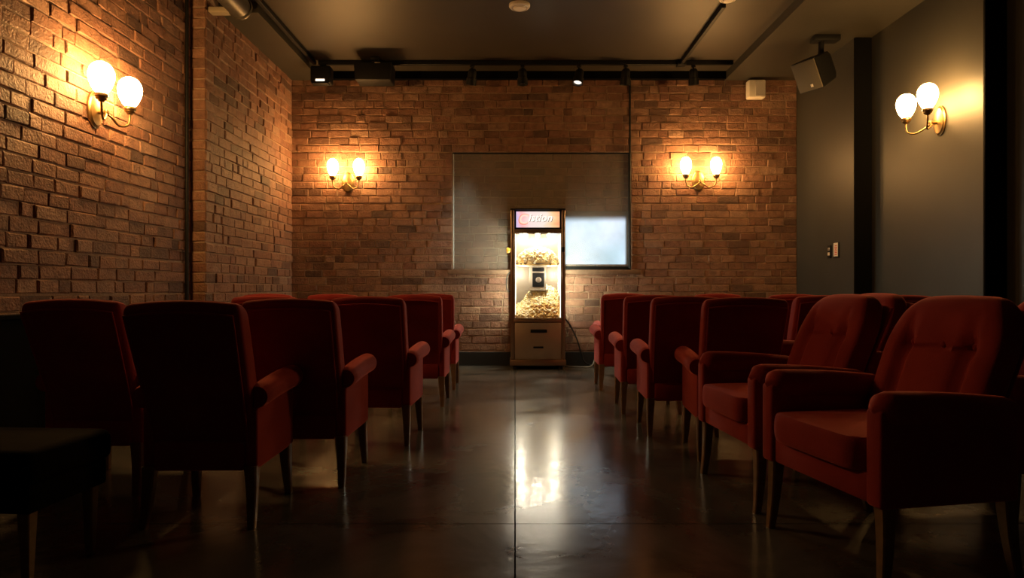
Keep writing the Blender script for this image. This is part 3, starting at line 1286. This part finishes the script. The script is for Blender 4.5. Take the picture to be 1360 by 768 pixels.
t = thing('flood_light', 'boxy black flood light with lit lens at the left end of the track', 'flood light', ((427 - CX) * 8.3 / F, 8.32, TZ - .012))
bm = bmesh.new()
box(bm, (0, .06, -.015), (.07, .05, .05), .005)
obj('bracket', bm, M_BLACK, t)
bm = bmesh.new()
box(bm, (0, 0, -.155), (.245, .16, .21), .02, 3)
box(bm, (0, -.06, -.265), (.20, .10, .03), .008)
obj('body', bm, M_BLACK, t)
bm = bmesh.new()
box(bm, (0, -.082, -.232), (.11, .012, .03), .004)
obj('lens', bm, M_SPOTLIT, t)

t = thing('projector', 'wide black projector box hanging from the ceiling track, left of centre', 'projector', ((498 - CX) * 8.28 / F, 8.28, HC))
bm = bmesh.new()
box(bm, (0, 0, -.02), (.10, .10, .04), .006)
tube(bm, [(0, 0, -.03), (0, 0, -.10)], .02, 12)
obj('mount', bm, M_BLACK, t)
bm = bmesh.new()
box(bm, (0, 0, -.205), (.455, .30, .215), .014, 3, taper=.95)
pb = obj('case', bm, M_BLACK, t)
bm = bmesh.new()
box(bm, (.06, -.148, -.112), (.07, .02, .012), .003)
obj('clip', bm, M_DRAWER, pb)


def detector(loc, r, label):
    t = thing('smoke_detector', label, 'smoke detector', loc)
    bm = bmesh.new()
    lathe(bm, [(0, 0), (r * 1.0, 0), (r * 1.0, -.02), (r * .9, -.032), (r * .55, -.036), (r * .5, -.046), (r * .2, -.05), (0, -.05)], 32)
    obj('cover', bm, M_WHITE, t)
    bm = bmesh.new()
    bmesh.ops.create_circle(bm, segments=24, radius=r * .72)
    tube(bm, [(r * .72 * math.cos(a / 24 * 2 * PI), r * .72 * math.sin(a / 24 * 2 * PI), -.034) for a in range(25)], .004, 6)
    bmesh.ops.delete(bm, geom=[e for e in bm.edges if not e.link_faces], context='EDGES')
    bmesh.ops.delete(bm, geom=[v for v in bm.verts if not v.link_faces], context='VERTS')
    obj('vent_ring', bm, M_DRAWER, t)
    return t


detector((.045, 6.74, HC), .105, 'round white smoke detector on the ceiling at the top middle of the photo')
detector((2.06, 6.56, HC), .085, 'small round white detector at the near end of the right ceiling rail')

bm = bmesh.new()
tube(bm, [(1.498, ZB - .032, HS), (1.498, ZB - .032, WZ0 + .02)], .014, 10)
tag(obj('conduit', bm, M_BLACK), 'thin black vertical conduit running down the right edge of the window', 'pipe')
bm = bmesh.new()
tube(bm, [(XLN + .032, YP - .12, HC), (XLN + .032, YP - .12, .85)], .016, 12)
tag(obj('conduit', bm, M_BLACK), 'black vertical pipe on the left wall beside the brick corner', 'pipe')

# ribbed duct at the upper left and its bracket
t = thing('ventilation_duct', 'ribbed grey ventilation duct under the ceiling at the upper left', 'duct', (-2.56, 5.3, 3.62))
bm = bmesh.new()
prof = []
for k in range(61):
    z = -1.0 + 2.0 * k / 60
    prof.append((.098 + (.005 if k % 2 else 0), z))
prof = [(0, -1.0)] + prof + [(.112, 1.0), (.112, 1.02), (.09, 1.02), (.0, 1.0)]
lathe(bm, prof, 28, Matrix.Rotation(-PI / 2, 4, 'X'))
obj('tube', bm, M_DUCT, t)
bm = bmesh.new()
box(bm, (-.205, 1.16, .03), (.28, .10, .05), .008)
box(bm, (-.05, 1.05, .0), (.03, .3, .03), .004)
obj('bracket', bm, plain('beige_bracket', (.4, .33, .22), .6), t)

# white wall speaker
t = thing('wall_speaker', 'small white wall speaker on the back wall near the ceiling, far right', 'speaker', ((1004 - CX) * 8.78 / F, 8.79, 1 + (384 - 119) * 8.78 / F))
bm = bmesh.new()
box(bm, (0, 0, 0), (.225, .12, .235), .02, 3)
obj('cabinet', bm, M_WHITE, t)
bm = bmesh.new()
box(bm, (.04, -.062, 0), (.125, .008, .20), .003, 1)
obj('grille', bm, plain('white_grille', (.55, .5, .45), .6, 0, .3, 220, .3), t)
bm = bmesh.new()
box(bm, (0, .055, .0), (.07, .05, .07), .004)
obj('bracket', bm, M_WHITE, t)

# black ceiling speaker on the right
t = thing('ceiling_speaker', 'angled black speaker hanging in the upper right corner by the dark wall', 'speaker', (3.26, 7.32, 3.36))
R3 = Euler((0, math.radians(-28), math.radians(28))).to_matrix().to_4x4()
bm = bmesh.new()
# cabinet: front towards -x, tapering to the rear
vs = []
for x, hy, hz in ((-.17, .15, .165), (.10, .12, .15), (.17, .09, .11)):
    vs.append([Vector((x, hy * a, hz * b)) for a, b in ((-1, -.93), (-.93, -1), (.93, -1), (1, -.93), (1, .93), (.93, 1), (-.93, 1), (-1, .93))])
v = ring_loft(bm, vs)
xf(bm, v, R3)
cb = obj('cabinet', bm, M_BLACK, t, ang=25)
bm = bmesh.new()
v = box(bm, (-.178, 0, 0), (.018, .285, .315), .006)
xf(bm, v, R3)
gr_ = obj('grille', bm, plain('brown_grille', (.10, .085, .06), .8, 0, .2, 120), t)
bm = bmesh.new()
v = box(bm, (-.189, -.03, -.11), (.006, .03, .03), .002, 1)
xf(bm, v, R3)
obj('badge', bm, M_WHITE, gr_)
bm = bmesh.new()
box(bm, (.09, .0, .34), (.28, .14, .06), .01)
tube(bm, [(.05, 0, .33), (.04, 0, .05)], .03, 10)
obj('mount', bm, M_BLACK, t)

# switches on the right wall
t = thing('light_switch', 'dark two-button switch plate on the right wall, left of the red-marked plate', 'switch', (XR, 7.93, 1.435), PI / 2)
bm = bmesh.new()
box(bm, (0, .006, 0), (.085, .012, .15), .003)
pl = obj('plate', bm, M_BLACK, t)
for z, mt in ((.03, M_DRAWER), (-.025, M_WHITE)):
    bm = bmesh.new()
    box(bm, (0, .014, z), (.045, .01, .035), .004)
    obj('button', bm, mt, t)
t = thing('notice_plate', 'small white plate with red markings on the right wall beside the black strip', 'notice', (XR + .002, 7.76, 1.445), PI / 2)
bm = bmesh.new()
box(bm, (0, .005, 0), (.125, .010, .175), .003)
obj('backing', bm, M_BLACK, t)
bm = bmesh.new()
box(bm, (.008, .011, .006), (.10, .006, .155), .002, 1)
obj('card', bm, M_WHITE, t)
bm = bmesh.new()
for z, w in ((.05, .05), (.03, .06), (.012, .045), (-.008, .06), (-.028, .05), (-.05, .055)):
    box(bm, (.0, .0145, z), (w, .002, .011))
obj('print', bm, M_RED, t, smooth=False)


# ------------------------------------------------------------------ light
def point(loc, col, e, r=.03):
    d = bpy.data.lights.new('cabinet_light', 'POINT')
    d.color = col
    d.energy = e
    d.shadow_soft_size = r
    o = bpy.data.objects.new('cabinet_light', d)
    COL.objects.link(o)
    o.location = loc
    return o


LC = (1.0, .92, .72)
for x in (-.19, 0.0, .19):
    point((MX + x, MY - .10, 1.655), LC, 6.5, .03)
for x in (-.22, .22):  # low pair added to brighten the lower heap, no fixture here
    point((MX + x, MY - .115, 1.19), LC, 6.0, .03)
sd = bpy.data.lights.new('added_recess_beam', 'SPOT')  # added beam brightening the left of the recess; the track head there is unlit
sd.color = (.80, 1.0, .88)
sd.energy = 60
sd.spot_size = math.radians(26)
sd.spot_blend = 1.0
sd.shadow_soft_size = .03
so = bpy.data.objects.new('added_recess_beam', sd)
COL.objects.link(so)
so.location = ((627 - CX) * TY / F - .02, TY, 3.43)
so.rotation_euler = (Vector((-.74, 8.95, 1.35)) - so.location).to_track_quat('-Z', 'Y').to_euler()

w = bpy.data.worlds.new('world')
SC.world = w
w.use_nodes = True
w.node_tree.nodes['Background'].inputs[0].default_value = (.5, .55, .7, 1)
w.node_tree.nodes['Background'].inputs[1].default_value = 0.0
